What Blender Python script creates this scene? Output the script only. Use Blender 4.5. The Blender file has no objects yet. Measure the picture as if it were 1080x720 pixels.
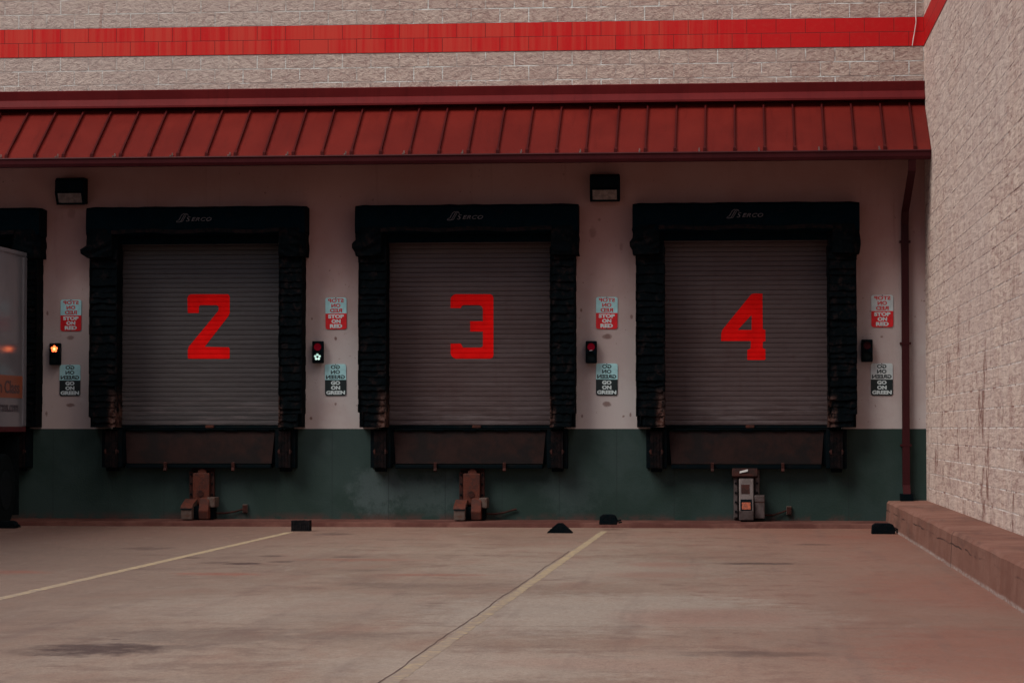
import bpy, bmesh, math, random
from mathutils import Vector, Matrix
from mathutils.geometry import tessellate_polygon
random.seed(7)
R = math.radians
sc = bpy.context.scene
COL = sc.collection

# ------------------------------------------------------------------ camera
F, YAW, PIT, EYE, D = 2650.0, math.atan(0.0875), math.atan(92 / 2650.0), 1.34, 35.0
cam_d = bpy.data.cameras.new('camera'); cam = bpy.data.objects.new('camera', cam_d); COL.objects.link(cam)
cam.location = (0, 0, EYE); cam.rotation_euler = (math.pi / 2 + PIT, 0, YAW)
cam_d.sensor_width = 36; cam_d.lens = 36 * F / 1080; cam_d.clip_end = 2000; cam_d.clip_start = 0.1
sc.camera = cam
_f = Vector((-math.sin(YAW) * math.cos(PIT), math.cos(YAW) * math.cos(PIT), math.sin(PIT)))
_r = Vector((math.cos(YAW), math.sin(YAW), 0)); _u = _r.cross(_f)

def ray(px, py): return _f * F + _r * (px - 540) + _u * (360 - py)
def W(px, py, Y=D):                       # point on the vertical plane at depth Y seen at a photo pixel -> (x, z)
    d = ray(px, py); s = Y / d.y
    return d.x * s, EYE + d.z * s
def G(px, py, z=0.0):                     # point on the ground
    d = ray(px, py); s = (z - EYE) / d.z
    return d.x * s, d.y * s

# ------------------------------------------------------------------ materials
class NT:
    def __init__(s, name):
        s.m = bpy.data.materials.new(name); s.m.use_nodes = True
        s.t = s.m.node_tree; s.n = s.t.nodes; s.l = s.t.links
        s.b = s.n['Principled BSDF']
    def new(s, typ, **k):
        n = s.n.new(typ)
        for a, v in k.items():
            if a.startswith('_'): n.inputs[a[1:].replace('_', ' ')].default_value = v
            else: setattr(n, a, v)
        return n
    def put(s, sock, v):
        if isinstance(v, bpy.types.NodeSocket): s.l.new(v, sock)
        else:
            if isinstance(v, (tuple, list)) and len(v) == 3 and sock.type == 'RGBA': v = (*v, 1)
            sock.default_value = v
    def pos(s): return s.new('ShaderNodeNewGeometry').outputs['Position']
    def obj(s): return s.new('ShaderNodeTexCoord').outputs['Object']
    def mapv(s, v, scale=(1, 1, 1), loc=(0, 0, 0), rot=(0, 0, 0)):
        n = s.new('ShaderNodeMapping'); s.l.new(v, n.inputs['Vector'])
        n.inputs['Scale'].default_value = scale; n.inputs['Location'].default_value = loc; n.inputs['Rotation'].default_value = rot
        return n.outputs[0]
    def noise(s, v, scale=5, detail=4, rough=.55, dist=0):
        n = s.new('ShaderNodeTexNoise'); s.l.new(v, n.inputs['Vector'])
        n.inputs['Scale'].default_value = scale; n.inputs['Detail'].default_value = detail
        n.inputs['Roughness'].default_value = rough; n.inputs['Distortion'].default_value = dist
        return n.outputs['Fac']
    def ramp(s, v, a, b, lo=0.0, hi=1.0):
        n = s.new('ShaderNodeMapRange', clamp=True); s.put(n.inputs['Value'], v)
        n.inputs['From Min'].default_value = a; n.inputs['From Max'].default_value = b
        n.inputs['To Min'].default_value = lo; n.inputs['To Max'].default_value = hi
        n.interpolation_type = 'SMOOTHSTEP' if lo < hi else 'LINEAR'
        return n.outputs[0]
    def mix(s, f, a, b, mode='MIX'):
        n = s.new('ShaderNodeMix', data_type='RGBA', blend_type=mode)
        s.put(n.inputs[0], f); s.put(n.inputs[6], a); s.put(n.inputs[7], b)
        return n.outputs[2]
    def math(s, op, a, b=0.0, clamp=False):
        n = s.new('ShaderNodeMath', operation=op, use_clamp=clamp); s.put(n.inputs[0], a); s.put(n.inputs[1], b)
        return n.outputs[0]
    def sep(s, v):
        n = s.new('ShaderNodeSeparateXYZ'); s.l.new(v, n.inputs[0]); return n.outputs
    def comb(s, x, y, z):
        n = s.new('ShaderNodeCombineXYZ'); s.put(n.inputs[0], x); s.put(n.inputs[1], y); s.put(n.inputs[2], z); return n.outputs[0]
    def bump(s, h, dist=.01, strength=1.0, prev=None):
        n = s.new('ShaderNodeBump'); s.put(n.inputs['Height'], h)
        n.inputs['Distance'].default_value = dist; n.inputs['Strength'].default_value = strength
        if prev: s.l.new(prev, n.inputs['Normal'])
        return n.outputs[0]
    def out(s, col=None, rough=.6, normal=None, metal=0.0, spec=.5, emit=None, es=0.0):
        if col is not None: s.put(s.b.inputs['Base Color'], col)
        s.put(s.b.inputs['Roughness'], rough); s.put(s.b.inputs['Metallic'], metal)
        s.put(s.b.inputs['Specular IOR Level'], spec)
        if normal is not None: s.l.new(normal, s.b.inputs['Normal'])
        if emit is not None:
            s.put(s.b.inputs['Emission Color'], emit); s.b.inputs['Emission Strength'].default_value = es
        return s.m

def simple(name, col, rough=.6, metal=0.0, spec=.4, var=.25, scale=6, bump=0.0, bscale=40, emit=None, es=0.0):
    t = NT(name); p = t.obj()
    f = t.noise(p, scale, 5, .6)
    dark = tuple(c * (1 - var) for c in col); lite = tuple(min(1, c * (1 + var)) for c in col)
    c = t.mix(t.ramp(f, .3, .7), dark, lite)
    n = t.bump(t.noise(p, bscale, 4), bump) if bump else None
    return t.out(c, rough, n, metal, spec, emit, es)

def worn(name, col, col2, amt=.5, scale=5, rough=.6, metal=0.0, spec=.4, bump=.002):
    t = NT(name); p = t.obj()
    f = t.ramp(t.noise(p, scale, 8, .65, .3), amt - .06, amt + .08)
    g = t.noise(p, scale * 5, 4, .6)
    c = t.mix(f, col, col2)
    c = t.mix(t.ramp(g, .3, .7, 0, .35), c, tuple(x * .5 for x in col))
    return t.out(c, rough, t.bump(t.noise(p, 60, 4), bump), metal, spec)

def spots(t, p, lst, axes):               # elliptical ragged stains at fixed places; returns 0..1
    s = t.sep(p); tot = None
    wob = t.noise(p, 5, 8, .75)
    for (a, b, ra, rb, k) in lst:
        da = t.math('DIVIDE', t.math('SUBTRACT', s[axes[0]], a), ra)
        db = t.math('DIVIDE', t.math('SUBTRACT', s[axes[1]], b), rb)
        r = t.math('ADD', t.math('MULTIPLY', da, da), t.math('MULTIPLY', db, db))
        r = t.math('ADD', r, t.math('MULTIPLY', t.math('SUBTRACT', wob, .5), 5.0))
        v = t.math('MULTIPLY', t.ramp(r, 1.5, .0, 0, 1) if False else t.math('SUBTRACT', 1.0, t.ramp(r, 0.0, 1.5)), k)
        v = v
        tot = v if tot is None else t.math('MAXIMUM', tot, v)
    return tot

STRIPE_B = W(0, 61.5)[1]                   # underside of the red stripe
STRIPE_T = STRIPE_B + .4064
JX = W(5, 55)[0]                          # a vertical joint of the lower stripe course

def block_mat(name, axis, tone=1.0):
    t = NT(name); p = t.pos(); s = t.sep(p)
    along = t.math('SUBTRACT', s[0], JX - 4.064 * 5) if axis == 'x' else t.math('ADD', t.math('MULTIPLY', s[1], -1.0), 35 + 8.128)
    zz = t.math('ADD', t.math('SUBTRACT', s[2], STRIPE_B), .2032 * 60)
    v = t.comb(along, zz, 0.0)
    br = t.new('ShaderNodeTexBrick', offset=.5, offset_frequency=2, squash=1.0)
    t.l.new(v, br.inputs['Vector'])
    br.inputs['Scale'].default_value = 1; br.inputs['Mortar Size'].default_value = .009; br.inputs['Mortar Smooth'].default_value = .3
    br.inputs['Brick Width'].default_value = .4064; br.inputs['Row Height'].default_value = .2032
    br.inputs['Color1'].default_value = (0, 0, 0, 1); br.inputs['Color2'].default_value = (1, 1, 1, 1); br.inputs['Mortar'].default_value = (.5, .5, .5, 1)
    mort = br.outputs['Fac']; per = t.sep(br.outputs['Color'])[0]
    # split faced grain: slanted crags and pits
    pr = t.mapv(p, rot=(0, R(28), 0), scale=(.8, 1, 1.2)) if axis == 'x' else t.mapv(p, scale=(1, .15, .9))
    n1 = t.noise(pr, 14 if axis == 'x' else 22, 9, .72, .3); n2 = t.noise(pr, 45, 4, .6); n3 = t.noise(p, 3.0, 4, .6); n3b = t.noise(t.mapv(p, scale=(1, .5, 1), loc=(7, 3, 1)), 3.6, 5, .7); big = t.noise(p, .55, 3, .5)
    dirt = t.noise(t.mapv(p, scale=(1, 1, .35)), 2.2, 6, .7)
    c = t.mix(t.ramp(n1, .36, .58), (.25 * tone, .145 * tone, .125 * tone), (.53 * tone, .41 * tone, .352 * tone))
    c = t.mix(t.ramp(n2, .25, .75, 0, .5), c, (.60 * tone, .48 * tone, .45 * tone))
    c = t.mix(t.math('MULTIPLY', per, .28), c, (.27 * tone, .145 * tone, .13 * tone))
    c = t.mix(t.ramp(dirt, .55, .78, 0, .5), c, (.24 * tone, .11 * tone, .095 * tone))
    # mortar is chalky where it was struck clean and stained elsewhere
    mc = t.mix(t.ramp(n3, .42, .58), (.36 * tone, .27 * tone, .25 * tone), (.74 * tone, .76 * tone, .76 * tone))
    if axis == 'y':
        low = t.ramp(s[2], 3.4, 1.0)if False else t.math('SUBTRACT', 1.0, t.ramp(s[2], 1.2, 3.6))
        mc = t.mix(low, t.mix(t.ramp(n3, .4, .6), (.20, .11, .10), (.50, .40, .38)), t.mix(t.ramp(n3, .40, .48), (.24, .10, .085), (.80, .72, .70)))
    c = t.mix(t.math('MULTIPLY', mort, t.ramp(n3b, .34, .52, .35, 1) if axis == 'x' else t.ramp(n3b, .42, .54, .1, 1)), c, mc)
    c = t.mix(t.ramp(big, .35, .65, 0, .3), c, (.46 * tone, .37 * tone, .35 * tone))
    if axis == 'x':                        # the left of the wall has weathered to a cooler, chalkier face
        c = t.mix(t.math('MULTIPLY', t.math('SUBTRACT', 1.0, t.ramp(s[0], -7.5, -1.0)), .35), c, t.mix(n1, (.34, .27, .25), (.58, .54, .52)))
    if axis == 'y':                        # rust runs down the faces near the base
        run = t.noise(t.mapv(p, scale=(1, 1.3, .8)), 1.6, 7, .75)
        c = t.mix(t.math('MULTIPLY', t.ramp(run, .55, .64, 0, .85), t.math('SUBTRACT', 1.0, t.ramp(s[2], 1.5, 3.8))), c, (.19, .075, .06))
    else:
        run = t.noise(t.mapv(p, scale=(3.5, 1, .5)), 1.3, 6, .7)
        c = t.mix(t.ramp(run, .60, .75, 0, .45), c, (.26, .12, .10))
    h = t.math('SUBTRACT', t.math('ADD', t.math('MULTIPLY', n1, 1.0), t.math('MULTIPLY', n2, .25)), t.math('MULTIPLY', mort, .5 if axis == 'x' else .3))
    return t.out(c, .93, t.bump(h, .05 if axis == 'x' else .032, .95), 0, .1)

def stripe_mat():
    t = NT('red glazed block'); p = t.pos(); s = t.sep(p); geo = t.new('ShaderNodeNewGeometry')
    nx = t.math('ABSOLUTE', t.sep(geo.outputs['Normal'])[0])
    along = t.math('SUBTRACT', t.math('SUBTRACT', s[0], t.math('MULTIPLY', s[1], nx)), JX - 4.064 * 20)
    zz = t.math('ADD', t.math('SUBTRACT', s[2], STRIPE_B), .2032 * 60)
    br = t.new('ShaderNodeTexBrick', offset=.5, offset_frequency=2)
    t.l.new(t.comb(along, zz, 0.0), br.inputs['Vector'])
    br.inputs['Scale'].default_value = 1; br.inputs['Mortar Size'].default_value = .004; br.inputs['Mortar Smooth'].default_value = .2
    br.inputs['Brick Width'].default_value = .4064; br.inputs['Row Height'].default_value = .2032
    br.inputs['Color1'].default_value = (0, 0, 0, 1); br.inputs['Color2'].default_value = (1, 1, 1, 1)
    mort = br.outputs['Fac']; per = t.sep(br.outputs['Color'])[0]
    streak = t.noise(t.mapv(p, scale=(12, 12, .3)), 1.3, 4, .6)
    zone = t.noise(t.mapv(p, scale=(.55, .55, .1)), 1.0, 2, .5)
    fade = t.math('ADD', t.math('MULTIPLY', t.math('SUBTRACT', streak, .5), 1.6), t.math('ADD', t.math('MULTIPLY', per, .34), t.math('MULTIPLY', zone, 1.0)))
    side = t.ramp(s[0], -3.5, 1.2, 0, .45)
    f = t.ramp(t.math('SUBTRACT', fade, side), .35, .95)
    c = t.mix(f, (.46, .0012, .003), (.47, .032, .020))
    c = t.mix(t.ramp(t.noise(p, 14, 5, .6), .45, .75, 0, .3), c, (.42, .03, .02))
    c = t.mix(mort, c, (.13, .008, .008))
    h = t.math('ADD', t.math('MULTIPLY', t.noise(p, 30, 4), .15), t.math('MULTIPLY', mort, -1.0))
    return t.out(c, .55, t.bump(h, .005, .6), 0, .25)

def wall_mat():
    t = NT('painted precast wall'); p = t.pos(); s = t.sep(p)
    big = t.noise(p, .8, 5, .6); fine = t.noise(p, 22, 6, .65)
    c = t.mix(t.ramp(big, .35, .65), (.335, .165, .145), (.37, .20, .18))
    streak = t.noise(t.mapv(p, scale=(6, 1, .35)), 1.5, 6, .7)
    c = t.mix(t.ramp(streak, .55, .8, 0, .5), c, (.20, .085, .065))
    # canopy shade painted in: darker, browner wall above, paler low on the piers
    c = t.mix(t.math('SUBTRACT', 1.0, t.ramp(s[2], 2.2, 4.4)), c, t.mix(t.ramp(big, .4, .62), (.375, .305, .300), (.425, .375, .375)))
    c = t.mix(t.ramp(fine, .64, .72, 0, .75), c, (.10, .04, .035))
    speck = t.math('MULTIPLY', t.ramp(t.noise(p, 13, 3, .6), .66, .71), t.ramp(big, .42, .58))
    c = t.mix(t.math('MULTIPLY', speck, .7), c, (.11, .045, .035))
    L = []
    for (px, py, ra, rb, k) in [(354, 357, .035, .05, .9), (354, 426, .04, .05, 1), (329, 336, .03, .05, .8), (328, 441, .04, .05, .9),
                                (74, 356, .12, .06, .7), (74, 427, .12, .05, .8), (50, 330, .03, .06, .8), (49, 436, .04, .08, .9),
                                (640, 355, .13, .07, .8), (640, 426, .11, .07, .8), (613, 327, .03, .05, .8), (666, 334, .04, .06, .7),
                                (930, 355, .05, .03, .9), (614, 439, .03, .05, .8), (665, 437, .03, .06, .8),
                                (625, 245, .10, .16, .45), (632, 232, .05, .05, .6), (655, 260, .06, .12, .4), (75, 225, .12, .12, .35), (972, 317, .02, .04, .6)]:
        x, z = W(px, py); L.append((x, z, ra * .5, rb * .5, k * .85))
    c = t.mix(spots(t, p, L, (0, 2)), c, (.10, .035, .028))
    h = t.math('ADD', t.math('MULTIPLY', fine, .6), t.noise(p, 90, 3))
    return t.out(c, .85, t.bump(h, .004, .7), 0, .2)

def green_mat():
    t = NT('green painted dock wall'); p = t.pos(); s = t.sep(p)
    big = t.noise(p, 1.1, 6, .62, .4); str_ = t.noise(t.mapv(p, scale=(7, 1, .5)), 1.2, 5, .65)
    c = t.mix(t.ramp(big, .38, .62), (.0125, .029, .025), (.021, .040, .038))
    c = t.mix(t.ramp(str_, .52, .75, 0, .5), c, (.018, .034, .031))
    L = []
    for (px, py, ra, rb, k) in [(400, 518, .42, .36, 1.5), (455, 520, .6, .3, 1.1), (600, 520, .4, .3, .6), (655, 480, .3, .3, .35), (345, 470, .15, .12, .4)]:
        x, z = W(px, py); L.append((x, z, ra, rb, k * .65))
    c = t.mix(spots(t, p, L, (0, 2)), c, (.045, .066, .068))
    dirt = t.math('MULTIPLY', t.math('SUBTRACT', 1.0, t.ramp(s[2], .06, .20)), t.ramp(t.noise(p, 3, 6, .7), .42, .6, 0, .8))
    c = t.mix(dirt, c, (.075, .032, .028))
    px = t.ramp(t.math('ABSOLUTE', t.math('SUBTRACT', t.math('FRACT', t.math('MULTIPLY', s[0], 1.25)), .5)), .485, .496)
    c = t.mix(t.math('MULTIPLY', px, .45), c, (.012, .02, .02))
    return t.out(c, .7, t.bump(t.noise(p, 35, 6), .004, .8), 0, .25)

def ground_mat():
    t = NT('yard concrete'); p = t.pos(); s = t.sep(p)
    big = t.noise(t.mapv(p, scale=(.5, .22, 1)), 1.0, 6, .62, .5); mid = t.noise(t.mapv(p, scale=(1.0, .35, 1)), 2.2, 7, .68, .4)
    fine = t.noise(p, 26, 6, .7)
    c = t.mix(t.ramp(big, .38, .62), (.235, .168, .132), (.30, .230, .186))
    ms = t.noise(p, 1.6, 9, .74, .2)
    c = t.mix(t.ramp(mid, .44, .74, 0, .55), c, (.215, .105, .080))
    c = t.mix(t.ramp(ms, .50, .62, 0, .62), c, (.160, .102, .082))
    c = t.mix(t.math('SUBTRACT', 1.0, t.ramp(s[0], -7, -2.5)), c, t.mix(.85, c, (.160, .110, .090)))  # vignette-like falloff put into the colour: concrete darkens toward the left
    c = t.mix(t.ramp(mid, .25, .42, .35, 0) if False else t.math('MULTIPLY', t.math('SUBTRACT', 1.0, t.ramp(mid, .26, .42)), .55), c, (.36, .295, .25))
    # old red clay washed against the kerb and the dock
    kerb = t.math('ADD', t.ramp(s[0], -1.5, 2.3), t.math('MULTIPLY', t.ramp(s[1], 26, 34.2), .50))
    c = t.mix(t.math('MULTIPLY', kerb, t.ramp(big, .25, .7, .42, .85)), c, (.215, .082, .058))
    streak = t.noise(t.mapv(p, scale=(.55, 1.6, 1)), 1.3, 8, .75)
    c = t.mix(t.ramp(streak, .56, .70, 0, .42), c, (.125, .06, .048))
    L1, L2 = [], []
    for (px, py, ra, rb, k) in [(105, 684, .45, .50, .95), (60, 686, .3, .35, .5), (150, 682, .45, .25, .5), (795, 689, .5, .22, .5), (798, 594, .42, .22, .9), (857, 574, .25, .14, .8), (352, 563, .25, .35, .6),
                                (255, 594, .18, .2, 1.3), (286, 586, .16, .2, .7), (298, 592, .14, .14, .9), (228, 593, .16, .2, .6), (202, 588, .12, .14, .7), (370, 587, .2, .2, .6), (395, 616, .3, .3, .3),
                                (230, 670, .9, .7, .4), (350, 670, .5, .4, .35), (155, 578, .3, .4, .5), (420, 618, .4, .4, .2), (380, 601, .3, .25, .25), (170, 600, .4, .3, .25)]:
        x, y = G(px, py); L1.append((x, y, ra, rb, k))
    for (px, py, ra, rb, k) in [(232, 605, .45, .25, .7), (460, 606, .5, .2, .6), (10, 603, .4, .3, .6), (380, 590, .7, .25, .5), (700, 595, .4, .5, .35), (690, 606, .5, .5, .3), (750, 650, .7, .9, .35), (640, 700, .8, .4, .2), (1060, 690, .9, 2.2, .5), (1000, 620, .8, 2.5, .45)]:
        x, y = G(px, py); L2.append((x, y, ra, rb, k))
    L3 = []
    for (px, py, ra, rb, k) in [(585, 645, 1.1, 2.2, .7), (690, 636, 1.0, 1.2, .7), (330, 640, 1.6, 1.6, .35), (520, 700, 1.2, 1.0, .5), (640, 600, 1.5, 2.0, .35), (760, 650, .9, 1.2, .4)]:
        x, y = G(px, py); L3.append((x, y, ra, rb, k))
    c = t.mix(spots(t, p, L3, (0, 1)), c, (.36, .305, .262))
    c = t.mix(spots(t, p, L2, (0, 1)), c, (.25, .082, .055))
    c = t.mix(spots(t, p, L1, (0, 1)), c, (.045, .026, .025))
    c = t.mix(t.ramp(fine, .36, .66, 0, .42), c, (.13, .078, .062))
    grit = t.noise(p, 75, 3, .6)
    c = t.mix(t.ramp(grit, .54, .66, 0, .6), c, (.10, .065, .055))
    c = t.mix(t.math('SUBTRACT', .35, t.ramp(grit, .28, .40, 0, .35)), c, (.42, .35, .31))
    tyre = t.noise(t.mapv(p, scale=(3.2, .10, 1)), 1.0, 5, .65)
    c = t.mix(t.math('MULTIPLY', t.ramp(tyre, .54, .66, 0, .30), t.ramp(ms, .35, .6, .3, 1)), c, (.13, .085, .075))
    vo = t.new('ShaderNodeTexVoronoi'); t.l.new(p, vo.inputs['Vector']); vo.inputs['Scale'].default_value = 1.3
    drop = t.math('MULTIPLY', t.math('SUBTRACT', 1.0, t.ramp(t.math('ADD', vo.outputs['Distance'], t.math('MULTIPLY', fine, .05)), .055, .085)), t.ramp(t.sep(vo.outputs['Color'])[0], .62, .66))
    c = t.mix(t.math('MULTIPLY', drop, .6), c, (.06, .038, .034))
    # saw cut joints across the slab
    jy = t.ramp(t.math('ABSOLUTE', t.math('SUBTRACT', t.math('FRACT', t.math('MULTIPLY', t.math('ADD', s[1], 1.3), 1 / 4.6)), .5)), .4965, .499)
    c = t.mix(t.math('MULTIPLY', jy, .5), c, (.09, .05, .042))
    return t.out(c, t.ramp(mid, .3, .7, .55, .85), t.bump(t.math('ADD', fine, t.noise(p, 110, 3)), .004, .8), 0, .3)

def curb_mat():
    t = NT('reddish kerb concrete'); p = t.pos(); s = t.sep(p)
    big = t.noise(p, 1.7, 7, .68, .3); fine = t.noise(p, 30, 6, .7)
    c = t.mix(t.ramp(big, .35, .65), (.180, .074, .054), (.240, .115, .088))
    c = t.mix(t.ramp(fine, .3, .75, 0, .4), c, (.12, .06, .048))
    run = t.noise(t.mapv(p, scale=(1, .22, 1.4)), 2.2, 7, .7)
    c = t.mix(t.ramp(run, .50, .66, 0, .6), c, (.10, .050, .040))
    ck = t.math('SUBTRACT', 1.0, t.ramp(t.math('ABSOLUTE', t.math('SUBTRACT', t.math('ADD', s[2], t.math('MULTIPLY', t.noise(p, 1.2, 3), .08)), .265)), .004, .010))
    c = t.mix(t.math('MULTIPLY', ck, t.ramp(t.noise(p, .8, 3), .42, .55)), c, (.04, .018, .015))
    low = t.math('SUBTRACT', 1.0, t.ramp(s[2], .015, .045))
    c = t.mix(t.math('MULTIPLY', low, t.ramp(fine, .4, .6)), c, (.42, .34, .32))
    jy = t.math('SUBTRACT', 1.0, t.ramp(t.math('ABSOLUTE', t.math('SUBTRACT', t.math('FRACT', t.math('MULTIPLY', t.math('SUBTRACT', s[1], 24.7 - 4.9), 1 / 9.8)), .5)), .0015, .0030))
    c = t.mix(t.math('MULTIPLY', jy, .8), c, (.03, .015, .013))
    return t.out(c, .85, t.bump(t.math('SUBTRACT', t.math('ADD', fine, t.noise(p, 90, 3)), t.math('MULTIPLY', jy, 2.0)), .006, .9), 0, .25)

def red_metal(name, a, b, rough=.5):
    t = NT(name); p = t.pos()
    big = t.noise(t.mapv(p, scale=(1.2, 1, 1)), .9, 4, .6); run = t.noise(t.mapv(p, scale=(9, 1, .7)), 1.3, 5, .65)
    c = t.mix(t.ramp(big, .35, .65), a, b)
    c = t.mix(t.ramp(run, .5, .75, 0, .4), c, tuple(x * .6 for x in a))
    c = t.mix(t.ramp(t.noise(p, 25, 5, .7), .62, .75, 0, .5), c, tuple(x * .45 for x in a))
    return t.out(c, rough, t.bump(t.noise(p, 3.5, 3), .012, .5), 0, .12)

def rubber_mat():
    t = NT('black vinyl seal'); p = t.obj()
    n = t.noise(p, 7, 6, .65); w = t.noise(t.mapv(p, scale=(1, 1, 3)), 9, 6, .7)
    c = t.mix(t.ramp(n, .3, .7), (.0000, .0030, .0052), (.0004, .0042, .0070))
    c = t.mix(t.ramp(w, .56, .72, 0, .7), c, (.007, .006, .007))
    return t.out(c, .62, t.bump(t.noise(p, 10, 6, .6, .6), .025, .6), 0, .02)

def pad_mat():
    t = NT('worn pleated vinyl'); p = t.obj(); s = t.sep(p)
    n = t.noise(p, 7, 6, .65); w = t.noise(t.mapv(p, scale=(1.2, 1, 1.0)), 7, 7, .75)
    c = t.mix(t.ramp(n, .3, .7), (.0012, .0024, .0034), (.0020, .0034, .0046))
    c = t.mix(t.ramp(w, .50, .68, 0, .9), c, (.0125, .0078, .0080))
    inner = t.math('SUBTRACT', 1.0, t.ramp(t.math('ABSOLUTE', s[0]), 1.17, 1.27))     # rubbed by trailers at the inside edge, low down
    low = t.math('SUBTRACT', 1.0, t.ramp(s[2], 1.50, 2.0))
    f = t.math('MULTIPLY', t.math('MULTIPLY', inner, low), t.ramp(w, .42, .56))
    c = t.mix(f, c, t.mix(t.ramp(t.noise(p, 19, 4), .4, .6), (.042, .017, .013), (.085, .048, .042)))
    return t.out(c, .8, t.bump(t.noise(p, 22, 6, .6, .6), .02, .8), 0, .02)

def door_mat():
    t = NT('grey roller slats'); p = t.pos(); s = t.sep(p)
    big = t.noise(p, .9, 4, .6); run = t.noise(t.mapv(p, scale=(.8, 1, 12)), 1.6, 5, .65); dirt = t.noise(t.mapv(p, scale=(7, 1, .6)), 1.4, 6, .7)
    c = t.mix(t.ramp(big, .35, .65), (.062, .037, .038), (.070, .046, .048))
    c = t.mix(t.ramp(run, .5, .7, 0, .35), c, (.10, .075, .08))
    c = t.mix(t.ramp(dirt, .52, .75, 0, .5), c, (.055, .026, .027))
    c = t.mix(t.math('SUBTRACT', 1.0, t.ramp(s[0], -6.0, -4.5)), c, t.mix(.6, c, (.050, .052, .056)))
    scuff = t.math('MULTIPLY', t.math('SUBTRACT', 1.0, t.ramp(s[2], 1.45, 1.95)), t.ramp(t.noise(t.mapv(p, scale=(.7, 1, 9)), 1.8, 6, .7), .46, .64))
    c = t.mix(t.math('MULTIPLY', scuff, .65), c, (.135, .105, .110))
    rub = t.ramp(t.noise(t.mapv(p, scale=(1.2, 1, 3)), 2.4, 7, .75), .60, .72)
    c = t.mix(t.math('MULTIPLY', rub, .5), c, (.035, .018, .019))
    return t.out(c, .5, t.bump(t.noise(t.mapv(p, scale=(1, 1, 2)), 2.2, 4), .03, .5), .1, .35)

def yellow_mat():
    t = NT('worn yellow road paint'); p = t.pos()
    w = t.noise(p, 9, 8, .75, .3)
    s = t.sep(p); w2 = t.math('SUBTRACT', w, t.math('SUBTRACT', .10, t.ramp(s[1], 15, 27, 0, .10)))
    c = t.mix(t.ramp(w2, .36, .54), (.235, .18, .15), (.37, .28, .175))
    c = t.mix(t.ramp(t.noise(p, 45, 4), .5, .7, 0, .5), c, (.22, .14, .10))
    return t.out(c, .75, t.bump(t.noise(p, 60, 3), .002), 0, .3)

M = {}
M['ledge'] = worn('damp red stained concrete', (.085, .032, .027), (.13, .056, .046), .5, 1.3, .9, 0, .1)
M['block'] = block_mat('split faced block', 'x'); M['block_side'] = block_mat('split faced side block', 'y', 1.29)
M['stripe'] = stripe_mat(); M['wall'] = wall_mat(); M['green'] = green_mat(); M['ground'] = ground_mat(); M['curb'] = curb_mat()
M['canopy'] = red_metal('red canopy sheet', (.094, .0072, .0054), (.120, .0102, .0072)); M['rib'] = red_metal('dark red standing seam', (.04, .0035, .004), (.055, .005, .005))
M['flash'] = red_metal('red flashing', (.085, .0055, .007), (.105, .008, .009)); M['gutter'] = red_metal('maroon gutter', (.035, .004, .006), (.045, .0055, .0075), .5)
M['soffit'] = simple('dark soffit board', (.06, .018, .018), .8, var=.2)
M['spout'] = red_metal('maroon downspout', (.028, .004, .006), (.036, .0055, .007), .55)
M['rubber'] = rubber_mat(); M['pad'] = pad_mat(); M['door'] = door_mat(); M['yellow'] = yellow_mat()
M['digit'] = simple('red stencil paint', (.70, .006, .006), .65, spec=.03, var=.12, scale=3)
M['white_mark'] = simple('faded grey print', (.075, .062, .068), .7, spec=.2, var=.35, scale=25)
M['black_steel'] = worn('black steel', (.0005, .0035, .0055), (.004, .0045, .0055), .55, 6, .7, 0, .05)
M['lip'] = worn('brown dock plate', (.009, .0060, .0065), (.019, .008, .0072), .5, 2.0, .7, 0, .1)
M['bump'] = worn('laminated dock rubber', (.004, .004, .005), (.012, .007, .0075), .5, 9, .85, 0, .05, .01)
M['rust'] = worn('orange rust', (0.0850, 0.0210, 0.0130), (0.0500, 0.0175, 0.0140), .5, 8, .8, 0, .2, .006)
M['rustdark'] = worn('dark rust', (0.0400, 0.0104, 0.0080), (0.0200, 0.0080, 0.0072), .5, 9, .85, 0, .2, .006)
M['rustlight'] = worn('scuffed steel', (0.1000, 0.0675, 0.0575), (0.0800, 0.0350, 0.0250), .55, 10, .7, .2, .3, .004)
M['greysteel'] = worn('galvanised steel', (0.0935, 0.0688, 0.0688), (0.0605, 0.0413, 0.0396), .5, 6, .55, .3, .4)
M['orange'] = simple('orange warning label', (.24, .040, .010), .6, var=.5, scale=40)
M['paper'] = simple('pale sticker', (.40, .38, .38), .6, var=.1)
M['sign_white'] = simple('pale sign enamel', (.32, .56, .60), .4, spec=.4, var=.10, scale=12)
M['sign_grey'] = simple('paler sign enamel', (.42, .47, .49), .4, spec=.4, var=.08, scale=12)
M['sign_red'] = simple('red sign enamel', (.55, .004, .010), .4, spec=.4, var=.12, scale=12)
M['sign_black'] = simple('dark green black sign enamel', (.001, .008, .010), .5, spec=.4, var=.2, scale=12)
M['txt_red'] = simple('red sign lettering', (.50, .02, .02), .5, var=.1)
M['txt_white'] = simple('white sign lettering', (.50, .58, .60), .5, var=.08)
M['txt_black'] = simple('black sign lettering', (.008, .016, .017), .5, var=.1)
M['fixture'] = simple('black fixture', (.0002, .0032, .0055), .6, spec=.05, var=.3)
M['lens'] = worn('frosted lamp glass', (.17, .12, .11), (.10, .065, .06), .5, 14, .3, 0, .5, .002)
M['lens_red'] = simple('dark red lens', (.03, .002, .005), .5, spec=.1)
M['lens_green'] = simple('dark green lens', (.001, .005, .006), .5, spec=.1)
M['lit_red'] = simple('lit red lamp', (.8, .06, .02), .4, emit=(1.0, .13, .035), es=1.6)
M['lit_core'] = simple('lit amber lamp', (.9, .5, .2), .4, emit=(1.0, .42, .13), es=2.2)
M['lit_green'] = simple('lit pale green lamp', (.7, .9, .85), .4, emit=(.62, 1.0, .86), es=.24)
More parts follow.
